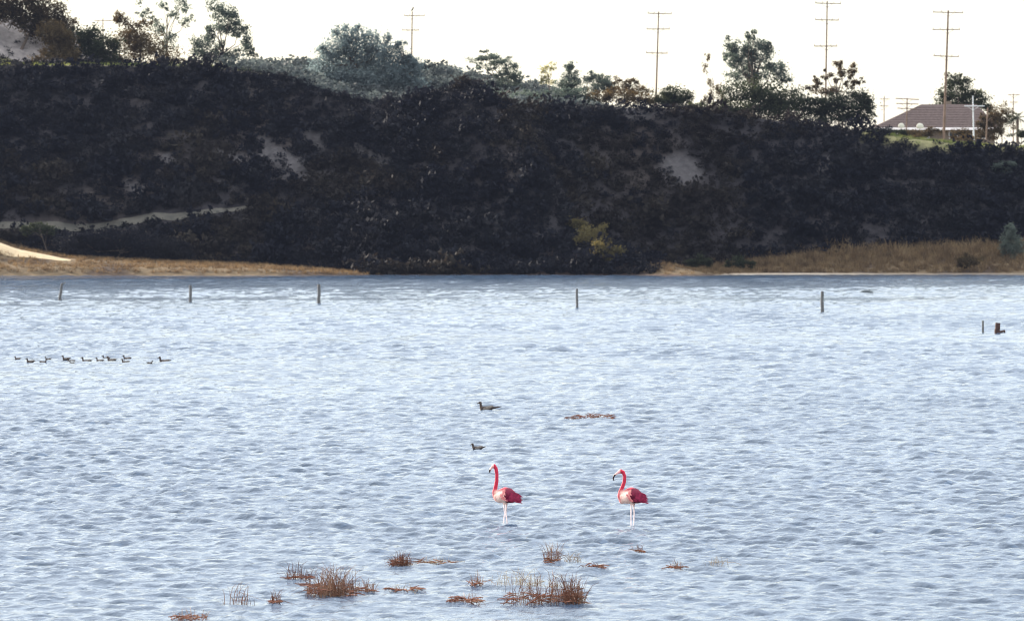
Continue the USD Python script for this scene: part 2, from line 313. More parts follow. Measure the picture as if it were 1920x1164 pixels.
# flat water behind and beside the camera
nb = len(wv); back = np.array([[-4000, -400, -.02], [4000, -400, -.02], [4000, 12.5, -.02], [-4000, 12.5, -.02]], float)
wv = np.vstack([wv, back]); wq = np.vstack([wq, [[nb, nb + 1, nb + 2, nb + 3]]])
tag(part('water', (wv, wq), M['water'], smooth=True), kind='structure')

# ---------------------------------------------------------------- vegetation
rng = np.random.default_rng(12)
def leaves(points, size, r, jitter=.35, up=0.0):
    n = len(points); a = r.normal(size=(n, 3)); a[:, 2] += up; a /= np.linalg.norm(a, axis=1, keepdims=True)
    b = np.cross(a, r.normal(size=(n, 3))); b /= np.linalg.norm(b, axis=1, keepdims=True) + 1e-9
    s = size * (1 + jitter * r.normal(size=(n, 1))).clip(.35, 2)
    v = np.stack([points - a * s * .5, points + b * s * .27, points + a * s * .5, points - b * s * .27], 1).reshape(-1, 3)
    q = np.arange(4 * n).reshape(n, 4); return v, q
def tris(v, q): return v, np.vstack([q[:, [0, 1, 2]], q[:, [0, 2, 3]]])
def clumpy(c, rad, n, r, clumps, spread=.30, shell=.45):
    u = r.normal(size=(clumps, 3)); u /= np.linalg.norm(u, axis=1, keepdims=True)
    cc = u * (r.random((clumps, 1)) ** shell)
    k = r.integers(0, clumps, n); w = spread * r.uniform(.5, 1.2, clumps)[k]
    return c + (cc[k] + r.normal(size=(n, 3)) * w[:, None] * .6) * rad

def shrub_mesh(seed, n=110, leaf=.26):
    r = np.random.default_rng(seed)
    p = clumpy(np.array([0, 0, .42]), np.array([.95, .95, .55]), n, r, 14); p[:, 2] = np.abs(p[:, 2])
    return tris(*leaves(p, leaf, r))
def tuft_mesh(seed, n=22, h=1.0, spread=.45, w=.022):
    r = np.random.default_rng(seed); vs, fs = [], []
    for i in range(n):
        b = np.append(r.normal(0, spread * .55, 2), 0); d = np.append(r.normal(0, .33, 2), 1); d /= np.linalg.norm(d); L = h * r.uniform(.45, 1.1)
        s = np.cross(d, r.normal(size=3)); s = s / np.linalg.norm(s) * w * r.uniform(.7, 1.5); bend = np.append(r.normal(0, .12, 2), 0) * L
        k = len(vs); vs += [b - s, b + s, b + d * L * .6 + s * .7 + bend * .3, b + d * L * .6 - s * .7 + bend * .3, b + d * L + bend]
        fs += [(k, k + 1, k + 2), (k, k + 2, k + 3), (k + 3, k + 2, k + 4)]
    return np.array(vs), np.array(fs)
def scatter(name, protos, material, pts, scales, seed, label, category):
    pi = UsdGeom.PointInstancer.Define(stage, '/World/' + name); r = np.random.default_rng(seed); paths = []
    for i, p in enumerate(protos):
        paths.append(usdkit.mesh(stage, f'/World/{name}/prototypes/plant_{i + 1:03d}', p, material).GetPath())
    pi.CreatePrototypesRel().SetTargets(paths); n = len(pts)
    pi.CreateProtoIndicesAttr(Vt.IntArray.FromNumpy(r.integers(0, len(protos), n).astype(np.int32)))
    pi.CreatePositionsAttr(Vt.Vec3fArray.FromNumpy(np.asarray(pts, np.float32)))
    pi.CreateScalesAttr(Vt.Vec3fArray.FromNumpy(np.asarray(scales, np.float32)))
    an = r.random(n) * 2 * np.pi
    pi.CreateOrientationsAttr(Vt.QuathArray([Gf.Quath(float(math.cos(a / 2)), 0, 0, float(math.sin(a / 2))) for a in an]))
    tag(pi, label, category, kind='stuff')

SH = [shrub_mesh(100 + i) for i in range(6)]
# dark scrub that clothes the slope as one mass
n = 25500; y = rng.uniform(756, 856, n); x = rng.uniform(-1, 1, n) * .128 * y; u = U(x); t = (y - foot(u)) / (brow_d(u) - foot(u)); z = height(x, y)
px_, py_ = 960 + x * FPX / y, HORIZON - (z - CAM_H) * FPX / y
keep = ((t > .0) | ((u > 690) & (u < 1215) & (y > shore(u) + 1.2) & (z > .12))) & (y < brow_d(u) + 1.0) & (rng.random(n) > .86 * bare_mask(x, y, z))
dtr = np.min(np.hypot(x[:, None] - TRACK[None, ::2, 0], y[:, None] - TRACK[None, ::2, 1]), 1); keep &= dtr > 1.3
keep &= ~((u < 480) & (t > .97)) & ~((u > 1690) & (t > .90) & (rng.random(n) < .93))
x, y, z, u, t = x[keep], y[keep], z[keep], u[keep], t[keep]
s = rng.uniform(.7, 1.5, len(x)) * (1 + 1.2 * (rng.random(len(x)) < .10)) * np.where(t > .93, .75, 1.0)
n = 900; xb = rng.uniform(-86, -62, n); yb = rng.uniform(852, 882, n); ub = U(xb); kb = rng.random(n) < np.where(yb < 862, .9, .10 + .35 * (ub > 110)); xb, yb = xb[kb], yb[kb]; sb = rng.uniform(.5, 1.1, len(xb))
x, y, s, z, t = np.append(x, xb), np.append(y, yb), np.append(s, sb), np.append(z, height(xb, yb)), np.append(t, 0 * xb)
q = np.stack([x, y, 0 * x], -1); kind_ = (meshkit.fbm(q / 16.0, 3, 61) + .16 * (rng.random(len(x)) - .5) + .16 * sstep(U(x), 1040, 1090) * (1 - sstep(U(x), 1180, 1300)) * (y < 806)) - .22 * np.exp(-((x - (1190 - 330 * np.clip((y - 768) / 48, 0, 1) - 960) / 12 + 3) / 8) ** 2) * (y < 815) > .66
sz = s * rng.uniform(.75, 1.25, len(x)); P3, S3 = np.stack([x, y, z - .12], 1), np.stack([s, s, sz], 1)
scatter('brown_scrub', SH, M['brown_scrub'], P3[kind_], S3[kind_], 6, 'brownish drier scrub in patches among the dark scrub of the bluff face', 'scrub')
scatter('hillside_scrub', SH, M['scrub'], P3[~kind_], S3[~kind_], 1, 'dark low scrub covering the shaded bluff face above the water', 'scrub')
# grey green scrub on the bank behind the brow
n = 3600; y = rng.uniform(836, 930, n); x = rng.uniform(-50, 22, n); u = U(x); z = height(x, y)
keep = (u > 400) & (u < 1130) & (y > brow_d(u) - 1); x, y, z = x[keep], y[keep], z[keep]; s = rng.uniform(.8, 1.5, len(x)) * (1 + 1.3 * (rng.random(len(x)) < .12))
scatter('grey_bank_scrub', SH, M['grey_scrub'], np.stack([x, y, z - .1], 1), np.stack([s, s, s * .8], 1), 2, 'grey green scrub on the paler bank behind the brow, below the broad grove', 'scrub')
# dry grass on both shores
TU = [tuft_mesh(300 + i) for i in range(5)]
n = 16000; y = rng.uniform(752, 812, n); x = rng.uniform(-1, 1, n) * .128 * y; u = U(x); e = y - shore(u); t = (y - foot(u)) / (brow_d(u) - foot(u)); z = height(x, y)
dp = np.min(np.hypot(x[:, None] - PATH[None, ::2, 0], (y[:, None] - PATH[None, ::2, 1]) * .8), 1)
keep = (t < .10) & (((u < 720) & (e > 1.2)) | ((u > 1190) & (u < 1345) & (e > 1.5)) | ((u > 1340) & (e > 3.2))) & ((dp > 3.6) | (u > 170)) & (z > .05)
x, y, z, u, e = x[keep], y[keep], z[keep], u[keep], e[keep]
s = rng.uniform(.5, 1.0, len(x)) * np.where(u > 1340, 1.0 + 1.1 * sstep(e, 8, 25) * ip(u, (1340, .2), (1450, .8), (1600, 1.2), (1920, 1.3)), .75)
scatter('shore_grass', TU, M['dry'], np.stack([x, y, z - .04], 1), np.stack([s * 1.2, s * 1.2, s], 1), 3, 'dry golden brown grass along both shores at the foot of the bluff', 'grass')
# pale green grass on the terrace and on the right plateau
n = 7000; y = rng.uniform(832, 885, n); x = rng.uniform(-1, 1, n) * .128 * y; u = U(x); t = (y - foot(u)) / (brow_d(u) - foot(u)); z = height(x, y)
keep = ((u < 470) & (t > .985) & (y < 857)) | ((u > 1650) & (t > .86) & (rng.random(n) < .5 + (t > .93))); x, y, z = x[keep], y[keep], z[keep]; s = rng.uniform(.35, .8, len(x))
scatter('plateau_grass', TU, M['green_grass'], np.stack([x, y, z - .03], 1), np.stack([s * 1.6, s * 1.6, s], 1), 4, 'yellow green grass edging the top of the bluff', 'grass')

def crown(lobes, d, leaf, dens, r, spread):
    leaf = leaf * .82
    pts = []
    for (px, py, rx, ry) in lobes:
        k = d / FPX; c = P(px, py, d); c[1] += r.uniform(-.35, .35) * rx * k
        R = np.array([rx * k, .8 * (rx + ry) / 2 * k, ry * k]); R = R * 1.15; nl = max(50, int(dens * 30 * (R[0] * R[2] + .12) / (leaf * leaf)))
        pts.append(clumpy(c, R, nl, r, max(7, int(5 + 3.4 * R[0] * R[2])), spread * 1.5))
    return tris(*leaves(np.vstack(pts), leaf, r))
def tree(name, label, category, d, base, lobes, mname, leaf=.5, dens=1.0, trunk=.22, spread=.30, seed=0, group=None, lean=0.0):
    """base: photo column of the trunk's foot; lobes: ellipsoids of the crown, given where they show in the photo and built at distance d, as deep as they are wide."""
    r = np.random.default_rng(seed + 1000)
    if d is None: d = hit(base, max(l[1] + l[3] for l in lobes))[1] - .4
    bx = (base - 960) * d / FPX; bz = float(height(bx, d)) - .15; o = np.array([bx, d, bz])
    t_ = thing(name, label, category, o, group=group)
    v, f = crown(lobes, d, leaf, dens, r, spread); low = v[:, 2] < bz + .1; v[low, 2] = bz + .1 + .2 * r.random(low.sum())
    part('crown', (v - o, f), M[mname], t_)
    L = np.array([P(a, b, d) for a, b, _, _ in lobes]) - o; R = np.array([c[2] for c in lobes]) * d / FPX
    top = L.mean(0); top[2] = max(top[2], .6); ms = []
    k = np.linspace(0, 1, 6)[:, None]; bend = np.array([[lean, 0, 0]]) * np.sin(k * np.pi)
    ms.append(tube(top * k + bend, trunk * (1 - .6 * k[:, 0])))
    for c, rr_ in zip(L, R):
        s0 = top * r.uniform(.35, .75); tip = c + np.array([0, 0, .35 * rr_])
        mid = (s0 + tip) / 2 + r.normal(0, .08, 3) * np.linalg.norm(tip - s0)
        ms.append(tube(np.array([s0, mid, tip]), trunk * np.array([.5, .32, .12]), 5))
    part('trunk', cat(ms), M['bark'], t_)
    return t_

TREES = [
 ('large_shrub', 'big dark rounded tree cut by the top left corner above the pale cliff', 'tree', 867, 40, [(-30, -5, 70, 40), (40, 5, 50, 36), (90, 28, 34, 28), (118, 40, 22, 26), (60, 40, 40, 16), (20, 22, 40, 16), (104, 66, 26, 22), (116, 88, 20, 20), (80, 58, 26, 14)], 'brown_leaf', .45, 1.3, .3, .30),
 ('large_shrub', 'low dark brown bushes between the pale cliff and the open gum trees', 'bush', 862, 165, [(150, 74, 28, 22), (180, 78, 26, 26), (205, 95, 22, 22), (160, 98, 34, 16)], 'dark_leaf', .42, 1.3, .15, .30),
 ('gum_tree', 'brownish open gum tree, first right of the dark bushes on the left', 'tree', 866, 262, [(228, 34, 16, 14), (240, 58, 20, 18), (262, 80, 34, 24), (290, 100, 42, 20), (238, 88, 26, 24), (272, 44, 14, 10), (318, 112, 26, 12)], 'brown_leaf', .40, .95, .22, .26),
 ('gum_tree', 'tall thin see-through gum tree running out of the top of the photo on the left', 'tree', 872, 312, [(276, 26, 18, 9), (300, 50, 16, 16), (318, 74, 18, 16), (306, 14, 10, 12), (342, 12, 18, 14), (350, 40, 14, 12), (326, 30, 12, 10), (342, -8, 12, 10), (262, -4, 8, 12)], 'gum_leaf', .36, .62, .2, .24),
 ('gum_tree', 'grey green gum tree with drooping right side, right of the see-through gum tree', 'tree', 874, 410, [(408, 18, 22, 18), (430, 32, 20, 18), (418, 52, 24, 16), (450, 56, 16, 18), (462, 84, 14, 22), (388, 82, 28, 20), (378, 104, 28, 16), (430, 106, 36, 14), (396, 60, 14, 12), (474, 104, 8, 12)], 'gum_leaf', .40, .95, .26, .25),
 ('hedge_bush', 'small rounded purple grey bushes on the skyline between the gum trees and the broad grove', 'bush', 925, 515, [(500, 124, 26, 9), (525, 122, 20, 9), (545, 128, 16, 7)], 'grey_leaf', .42, 1.2, .1, .30),
 ('grove_tree', 'broadest hazy grey tree of the skyline, with a ragged double top', 'tree', 895, 665, [(610, 152, 46, 22), (665, 156, 60, 24), (720, 156, 40, 22), (655, 62, 16, 16), (640, 82, 26, 22), (668, 88, 34, 26), (700, 80, 20, 18), (618, 104, 22, 18), (690, 112, 46, 26), (640, 128, 48, 28), (600, 128, 20, 16), (725, 72, 10, 12), (720, 100, 22, 18), (604, 92, 8, 10), (630, 58, 7, 8), (672, 52, 7, 8)], 'grey_leaf', .46, 1.15, .35, .30),
 ('grove_tree', 'hazy pointed tree below the leftmost tall pole, right shoulder of the broad grove', 'tree', 893, 752, [(745, 152, 34, 20), (778, 156, 26, 16), (750, 84, 11, 9), (752, 104, 18, 14), (768, 114, 16, 14), (748, 126, 34, 18), (782, 132, 16, 12)], 'grey_leaf', .44, 1.2, .2, .28),
 ('hedge_bush', 'long low hazy thicket sloping down between the broad grove and the umbrella-shaped tree', 'bush', 928, 840, [(805, 132, 18, 9), (830, 137, 26, 12), (860, 143, 28, 12), (888, 151, 22, 12), (812, 146, 30, 14)], 'grey_leaf', .42, 1.2, .1, .30),
 ('umbrella_tree', 'umbrella-shaped tree leaning right with sky showing under its canopy', 'tree', 905, 955, [(895, 112, 16, 7), (912, 104, 20, 8), (934, 112, 22, 10), (950, 128, 18, 14), (966, 146, 14, 14), (944, 148, 18, 12), (925, 126, 12, 8), (972, 160, 9, 10), (900, 122, 8, 6), (940, 164, 26, 10)], 'gum_leaf', .36, 1.0, .22, .24),
 ('gum_tree', 'thin pale yellow tree, left of the small dense cone tree near the middle', 'tree', 900, 1032, [(1022, 132, 12, 10), (1036, 126, 12, 8), (1034, 146, 14, 12), (1018, 148, 9, 9)], 'pale_leaf', .34, .45, .12, .26),
 ('cone_tree', 'small dense grey cone-shaped tree near the middle of the skyline', 'tree', 888, 1066, [(1066, 124, 9, 8), (1068, 138, 15, 12), (1066, 154, 20, 14), (1062, 168, 26, 12)], 'gum_leaf', .38, 1.3, .18, .26),
 ('grove_tree', 'low rounded grey tree, right of the small cone tree', 'tree', 886, 1120, [(1106, 144, 12, 10), (1126, 150, 18, 10), (1112, 160, 24, 12), (1140, 160, 14, 10)], 'gum_leaf', .38, 1.25, .15, .28),
 ('gum_tree', 'low sparse brownish tree between the low rounded tree and the second tall pole', 'tree', 878, 1180, [(1160, 152, 12, 7), (1184, 154, 13, 9), (1176, 166, 24, 9), (1200, 172, 20, 9), (1150, 168, 16, 8)], 'brown_leaf', .34, .9, .12, .26),
 ('round_shrub', 'dense rounded dark green shrub on the brow, right of the second tall pole', 'shrub', 858, 1264, [(1264, 178, 30, 14), (1280, 184, 16, 14), (1246, 184, 18, 13), (1262, 190, 34, 10)], 'dark_leaf', .36, 1.3, .12, .28),
 ('large_tree', 'largest tree on the right, grey green ragged crown over a dark skirt', 'tree', 862, 1412, [(1372, 84, 12, 12), (1404, 68, 8, 10), (1415, 64, 6, 9), (1392, 90, 22, 16), (1420, 88, 18, 14), (1380, 112, 26, 16), (1412, 116, 30, 20), (1438, 98, 12, 16), (1450, 130, 22, 18), (1466, 140, 16, 14), (1400, 142, 34, 16), (1358, 108, 7, 8), (1444, 84, 6, 8), (1476, 150, 8, 9)], 'gum_leaf', .38, 1.05, .32, .25),
 ('large_shrub', 'thin twiggy saplings with gaps of sky, left of the largest tree on the right', 'shrub', 856, 1342, [(1326, 108, 5, 9), (1322, 128, 5, 10), (1332, 152, 7, 9), (1348, 166, 10, 9), (1326, 188, 10, 14), (1356, 186, 14, 18), (1318, 190, 4, 12)], 'brown_leaf', .30, .6, .08, .28),
 ('large_shrub', 'broad dark brown thicket under the largest tree on the right', 'bush', 852, 1420, [(1392, 180, 36, 22), (1440, 176, 40, 26), (1480, 190, 30, 20), (1410, 206, 60, 16), (1470, 208, 40, 16), (1360, 208, 30, 12)], 'dark_leaf', .42, 1.35, .2, .28),
 ('open_tree', 'open brown tree with windows of sky behind the third tall pole', 'tree', 860, 1574, [(1574, 120, 10, 12), (1582, 138, 12, 10), (1600, 134, 12, 12), (1566, 146, 10, 8), (1606, 152, 14, 11), (1530, 152, 12, 9), (1548, 142, 9, 9), (1524, 164, 14, 8), (1560, 172, 30, 8), (1590, 160, 12, 6)], 'brown_leaf', .34, .95, .2, .24),
 ('round_shrub', 'dark rounded bush mass at the foot of the third tall pole, left of the house', 'bush', 850, 1580, [(1520, 196, 34, 14), (1560, 198, 40, 18), (1600, 196, 30, 20), (1622, 206, 17, 17), (1612, 184, 18, 10), (1540, 218, 44, 14), (1595, 226, 28, 14)], 'dark_leaf', .38, 1.4, .2, .28),
 ('cone_tree', 'dark pointed tree rising behind the brown roof, right of the rightmost tall pole', 'tree', 925, 1800, [(1784, 148, 12, 10), (1796, 160, 22, 16), (1790, 180, 32, 18), (1818, 182, 24, 14), (1772, 186, 14, 14), (1836, 196, 22, 14), (1800, 206, 44, 14), (1856, 206, 12, 10), (1800, 144, 4, 8)], 'dark_leaf', .40, 1.25, .25, .26),
 ('brown_shrub', 'bare pinkish brown shrub between the dark post and the palm', 'shrub', 905, 1880, [(1872, 214, 14, 14), (1888, 210, 10, 18), (1862, 224, 16, 12), (1884, 232, 18, 12)], 'brown_leaf', .32, .8, .1, .28),
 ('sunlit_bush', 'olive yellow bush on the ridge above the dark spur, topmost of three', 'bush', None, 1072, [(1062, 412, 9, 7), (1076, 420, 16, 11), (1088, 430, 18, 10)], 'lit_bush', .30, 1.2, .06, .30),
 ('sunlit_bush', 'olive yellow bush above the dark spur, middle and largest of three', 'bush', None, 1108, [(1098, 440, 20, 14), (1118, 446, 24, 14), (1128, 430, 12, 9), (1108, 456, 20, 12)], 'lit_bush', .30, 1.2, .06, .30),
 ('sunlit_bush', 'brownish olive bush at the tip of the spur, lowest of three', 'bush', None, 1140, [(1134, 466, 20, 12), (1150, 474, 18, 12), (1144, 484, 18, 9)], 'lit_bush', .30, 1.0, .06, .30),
 ('shore_tree', 'tall green column-shaped bush on the right shore, at the right edge of the photo', 'bush', 794, 1894, [(1892, 440, 12, 16), (1900, 430, 9, 10), (1890, 462, 15, 18), (1902, 458, 14, 22), (1908, 484, 18, 12)], 'gum_leaf', .28, 1.3, .1, .26),
 ('dark_bush', 'dark rounded bush near the right sand spit, left of two', 'bush', 785, 1312, [(1312, 488, 17, 11), (1300, 494, 14, 8), (1324, 494, 12, 8)], 'dark_leaf', .26, 1.4, .06, .28),
 ('dark_bush', 'dark rounded bush near the right sand spit, right of two', 'bush', 785, 1388, [(1384, 490, 18, 11), (1402, 492, 11, 9), (1368, 496, 12, 7)], 'dark_leaf', .26, 1.4, .06, .28),
 ('dark_bush', 'purple brown round bush standing alone in the dry grass on the right shore', 'bush', 782, 1812, [(1812, 488, 13, 11), (1824, 490, 18, 11), (1806, 496, 10, 6)], 'brown_leaf', .26, 1.3, .06, .28),
 ('dark_bush', 'low dark green bushes at the left edge where the pale track starts', 'bush', 792, 90, [(74, 428, 20, 9), (95, 432, 16, 8), (55, 432, 14, 7)], 'dark_leaf', .26, 1.3, .06, .28),
 ('dark_bush', 'long low dark bush line behind the dry grass, right of the sandy path', 'bush', 786, 215, [(140, 452, 30, 14), (190, 456, 40, 20), (240, 458, 40, 20), (290, 462, 36, 18), (330, 470, 30, 14)], 'scrub', .34, 1.4, .08, .30),
 ('sunlit_bush', 'pale green bush catching the sun high on the right slope near the photo edge', 'bush', None, 1880, [(1878, 310, 11, 8), (1900, 308, 14, 8), (1890, 322, 16, 9)], 'gum_leaf', .30, 1.1, .06, .28),
 ('brown_shrub', 'small red brown bush on the plateau in front of the house', 'shrub', 848, 1720, [(1716, 260, 10, 8), (1728, 258, 9, 9), (1708, 264, 8, 5)], 'brown_leaf', .28, 1.1, .06, .28),
 ('brown_shrub', 'low reddish bush at the foot of the pale pole', 'shrub', 848, 1808, [(1806, 260, 12, 6), (1822, 264, 12, 6)], 'brown_leaf', .28, 1.1, .06, .28),
 ('dark_bush', 'dark bush on the plateau at the right edge under the palm', 'bush', 855, 1912, [(1910, 250, 16, 9), (1926, 248, 14, 10)], 'dark_leaf', .32, 1.4, .06, .28),
 ('large_shrub', 'dark bush spilling over the right end of the pale cliff', 'bush', 858, 116, [(98, 60, 24, 18), (120, 72, 20, 24), (112, 96, 24, 20), (84, 104, 22, 10), (134, 104, 14, 14)], 'brown_leaf', .40, 1.3, .12, .30),
 ('brow_thicket', 'low grey green thicket on the brow below the umbrella-shaped tree', 'thicket', 862, 975, [(930, 182, 24, 10), (965, 182, 26, 10), (1000, 184, 22, 10), (985, 176, 16, 8)], 'gum_leaf', .40, 1.2, .08, .30),
 ('brow_thicket', 'low thicket on the brow around the foot of the small cone-shaped tree', 'thicket', 860, 1060, [(1024, 182, 18, 10), (1050, 178, 24, 12), (1082, 178, 26, 12), (1105, 184, 20, 9)], 'gum_leaf', .40, 1.2, .08, .30),
 ('brow_thicket', 'low brown green thicket on the brow left of the second tall pole', 'thicket', 858, 1165, [(1130, 180, 24, 11), (1160, 182, 24, 11), (1192, 182, 26, 12), (1220, 188, 18, 9)], 'brown_leaf', .38, 1.2, .08, .30),
 ('brow_thicket', 'low thicket on the brow between the dense rounded shrub and the twiggy saplings', 'thicket', 850, 1306, [(1296, 200, 16, 8), (1316, 202, 16, 8)], 'dark_leaf', .36, 1.2, .06, .30),
 ('brown_shrub', 'tangled brush in front of the right half of the house', 'bush', 868, 1855, [(1838, 240, 14, 14), (1856, 230, 16, 16), (1872, 240, 16, 14), (1842, 220, 7, 9), (1866, 216, 9, 9), (1850, 252, 22, 9)], 'brown_leaf', .30, 1.0, .06, .28),
 ('brown_shrub', 'low brush in front of the middle of the house wall', 'bush', 868, 1750, [(1718, 252, 14, 6), (1736, 251, 14, 7), (1752, 249, 16, 9), (1788, 251, 16, 8), (1806, 249, 12, 8)], 'brown_leaf', .28, 1.2, .06, .28),
 ('hedge_bush', 'dark clipped hedge in front of the house wall, left of the rightmost tall pole', 'hedge', 872, 1672, [(1650, 246, 14, 6), (1670, 248, 14, 7), (1690, 250, 14, 7), (1702, 252, 10, 6), (1640, 250, 10, 9), (1660, 256, 16, 7)], 'dark_leaf', .30, 1.5, .06, .28),
]
for i, a in enumerate(TREES): tree(*a, seed=i)

# palm at the right edge
pb = P(1908, 262, 880); pb[2] = height(pb[0], 880) - .1; ptop = P(1908, 222, 880) - pb
pt = thing('palm_tree', 'bushy palm with drooping fronds at the right edge of the plateau', 'palm', pb)
part('trunk', tube(np.linspace([0, 0, 0], ptop, 6), [.3, .27, .25, .24, .24, .22], 9), M['bark'], pt)
rp = np.random.default_rng(8); fr = []
for k in range(30):
    a = rp.random() * 2 * np.pi; el = rp.uniform(-.5, 1.2); L = rp.uniform(1.8, 2.7); d_ = np.array([math.cos(a) * math.cos(el), math.sin(a) * math.cos(el), math.sin(el)])
    sp = np.array([ptop + d_ * L * s - np.array([0, 0, .9 * s * s * L * .5]) for s in np.linspace(0, 1, 8)]); fr.append(tube(sp, .025, 4))
    side = np.cross(d_, [0, 0, 1]); side /= np.linalg.norm(side)
    for j in range(2, 8):
        for sg in (-1, 1):
            for q in (0, .5):
                b_ = sp[j - 1] * (1 - q) + sp[j] * q; tip = b_ + sg * side * .5 + d_ * .25 - np.array([0, 0, .28]); w_ = d_ * .035
                fr.append((np.array([b_ - w_, b_ + w_, tip]), np.array([[0, 1, 2]])))
part('fronds', cat(fr), M['dark_leaf'], pt)

# ---------------------------------------------------------------- utility poles
def pole(label, px0, py0, px1, py1, d, arms, mname='pole_wood', rad=.17, group=None, name='utility_pole', insul=True):
    """foot (px0, py0) to top (px1, py1) at distance d; arms: (py, left px, right px, tilt)"""
    o = P(px0, py0, d); o[2] = min(float(height(o[0], d)), o[2]) - .3; top = P(px1, py1, d) - o
    t_ = thing(name, label, 'utility pole', o, group=group)
    part('pole', tube(np.linspace([0, 0, 0], top, 5), np.linspace(rad, rad * .62, 5), 10), M[mname], t_)
    for (py, l, r_, tilt) in arms:
        z = P(0, py, d)[2] - o[2]; f = z / top[2]; cx = top[0] * f
        hw0, hw1 = ((l - 960) * d / FPX - o[0]) - cx, ((r_ - 960) * d / FPX - o[0]) - cx
        b = trimesh.creation.box([hw1 - hw0, .13, .15]); b.apply_translation([(hw0 + hw1) / 2, 0, 0]); b.apply_transform(trimesh.transformations.rotation_matrix(tilt, [0, 1, 0])); b.apply_translation([cx, -rad - .055, z])
        p = part('crossarm', b, M[mname], t_)
        if insul:
            for q in (.03, .28, .72, .97):
                xx_ = cx + hw0 + (hw1 - hw0) * q; zz = z - math.tan(tilt) * (xx_ - cx)
                s_ = tube([[xx_, -rad - .055, zz + .07], [xx_, -rad - .055, zz + .16], [xx_, -rad - .055, zz + .20], [xx_, -rad - .055, zz + .34]], [.025, .03, .08, .05], 7)
                part('insulator', s_, M[mname], p)
        br = []
        for sg, h_ in ((-1, abs(hw0)), (1, abs(hw1))):
            br.append(tube([[cx, -rad - .02, z - .75], [cx + sg * min(1.0, h_ * .7), -rad - .055, z - .05]], .03, 5))
        part('brace', cat(br), M[mname], p)
    return t_, top
g = None
t770, top770 = pole('tall wooden pole with two crossarms and a bird on top, behind the broad hazy grove', 771, 150, 773, 22, 990, [(30, 757, 797, .02), (57, 754, 786, .0)])
pole('tall wooden pole with three crossarms left of the dense rounded shrub', 1229, 200, 1235, 22, 880, [(26, 1214, 1260, .03), (55, 1212, 1256, 0), (100, 1211, 1252, .02)])
pole('tall wooden pole with three crossarms standing in the open brown tree', 1547, 205, 1551, 2, 868, [(7, 1528, 1577, .03), (38, 1528, 1573, .02), (87, 1526, 1570, .0)])
pole('rightmost tall wooden pole with three crossarms, in front of the brown roofed house', 1769, 262, 1778, 20, 866, [(24, 1749, 1806, .03), (56, 1748, 1800, .0), (106, 1750, 1798, .04)], rad=.23)
pole('small faint distant pole beside the left end of the brown roof', 1657, 240, 1658, 180, 1250, [(186, 1649, 1668, 0), (199, 1649, 1666, 0)], rad=.16, insul=False)
pole('short pole with three long close-set crossarms, in front of the left half of the roof', 1699, 246, 1701, 184, 885, [(186, 1679, 1723, .05), (195, 1680, 1722, .03), (204, 1682, 1719, .04)], rad=.14, insul=False)
pole('pale grey pole with one crossarm in front of the right half of the roof', 1826, 258, 1824, 180, 858, [(199, 1808, 1846, .0)], 'pale_pole', .15, insul=False)
pole('small faint distant pole behind the palm', 1900, 250, 1900, 176, 1200, [(178, 1890, 1912, 0), (192, 1893, 1908, 0)], rad=.16, insul=False)
pole('pole with one thin crossarm between the dark bushes and the brownish gum tree', 193, 130, 193, 34, 1000, [(39, 176, 216, .01)], rad=.13, insul=False)
o = P(1848, 262, 862); o[2] = height(o[0], 862) - .2; t_ = thing('dark_post', 'plain dark wooden post right of the pale grey pole', 'post', o)
part('post', tube(np.linspace([0, 0, 0], P(1852, 202, 862) - o, 4), [.14, .13, .13, .12], 9), M['pole_wood'], t_)

# ---------------------------------------------------------------- house on the plateau
D = 905.0; k = D / FPX
def hx(px): return (px - 960) * k
def hz(py): return CAM_H + (HORIZON - py) * k
x0, x1, ze = hx(1632), hx(1868), hz(241); zr = hz(196); gz = float(height((x0 + x1) / 2, D)) - 1.0; o = np.array([(x0 + x1) / 2, D, gz])
ho = thing('house', 'low house with a broad brown roof and white eave line on the right plateau', 'house', o)
W2, dep = (x1 - x0) / 2, 13.0; zeL, zrL = ze - gz, zr - gz
part('wall', cat([box(-W2 + .8, W2 - .8, -dep / 2 + .8, dep / 2 - .8, 0, zeL - .03)]), M['stucco'], ho)
ov = .0; a = [(-W2, -dep / 2, zeL), (W2, -dep / 2, zeL), (W2, dep / 2, zeL), (-W2, dep / 2, zeL), (-W2 + 9.0, 0, zrL), (W2 - 3.5, 0, zrL)]
rv = np.array(a + [(p[0], p[1], p[2] - .12) for p in a[:4]], float); rf = [(0, 1, 5), (0, 5, 4), (1, 2, 5), (2, 3, 4), (2, 4, 5), (3, 0, 4), (6, 8, 7), (6, 9, 8)]
for i in range(4): j = (i + 1) % 4; rf += [(i, i + 6, j + 6), (i, j + 6, j)]
roof = part('roof', (rv, np.array(rf)), M['roof'], ho)
for i in range(9):                                                     # courses of shingles on the front slope, as slightly proud strips
    t0 = (i + .2) / 9.5; zz = zeL + (zrL - zeL) * t0; yy0 = -dep / 2 * (1 - t0); xl = -W2 + 9.0 * t0; xr = W2 - 3.5 * t0
    part('shingle_course', box(xl + .1, xr - .1, yy0 - .02, yy0 + .10, zz - .01, zz + .055), M['roof'], roof)
part('chimney', box(2.2, 3.3, .8, 1.8, zrL - 1.4, zrL + .6), M['stucco'], roof)
part('fascia', box(-W2, W2, -dep / 2 - .08, -dep / 2 - .003, zeL - .42, zeL + .02), M['fascia'], ho)
for cx, w in ((-7.5, 1.5), (-2.0, 1.7), (3.0, 1.5), (8.0, 1.6)):
    w_ = part('window', cat([box(cx - w / 2, cx + w / 2, -dep / 2 + .72, -dep / 2 + .797, zeL - 1.9, zeL - .7)]), M['fascia'], ho)
    part('pane', box(cx - w / 2 + .1, cx + w / 2 - .1, -dep / 2 + .69, -dep / 2 + .717, zeL - 1.8, zeL - .8), M['pane'], w_)
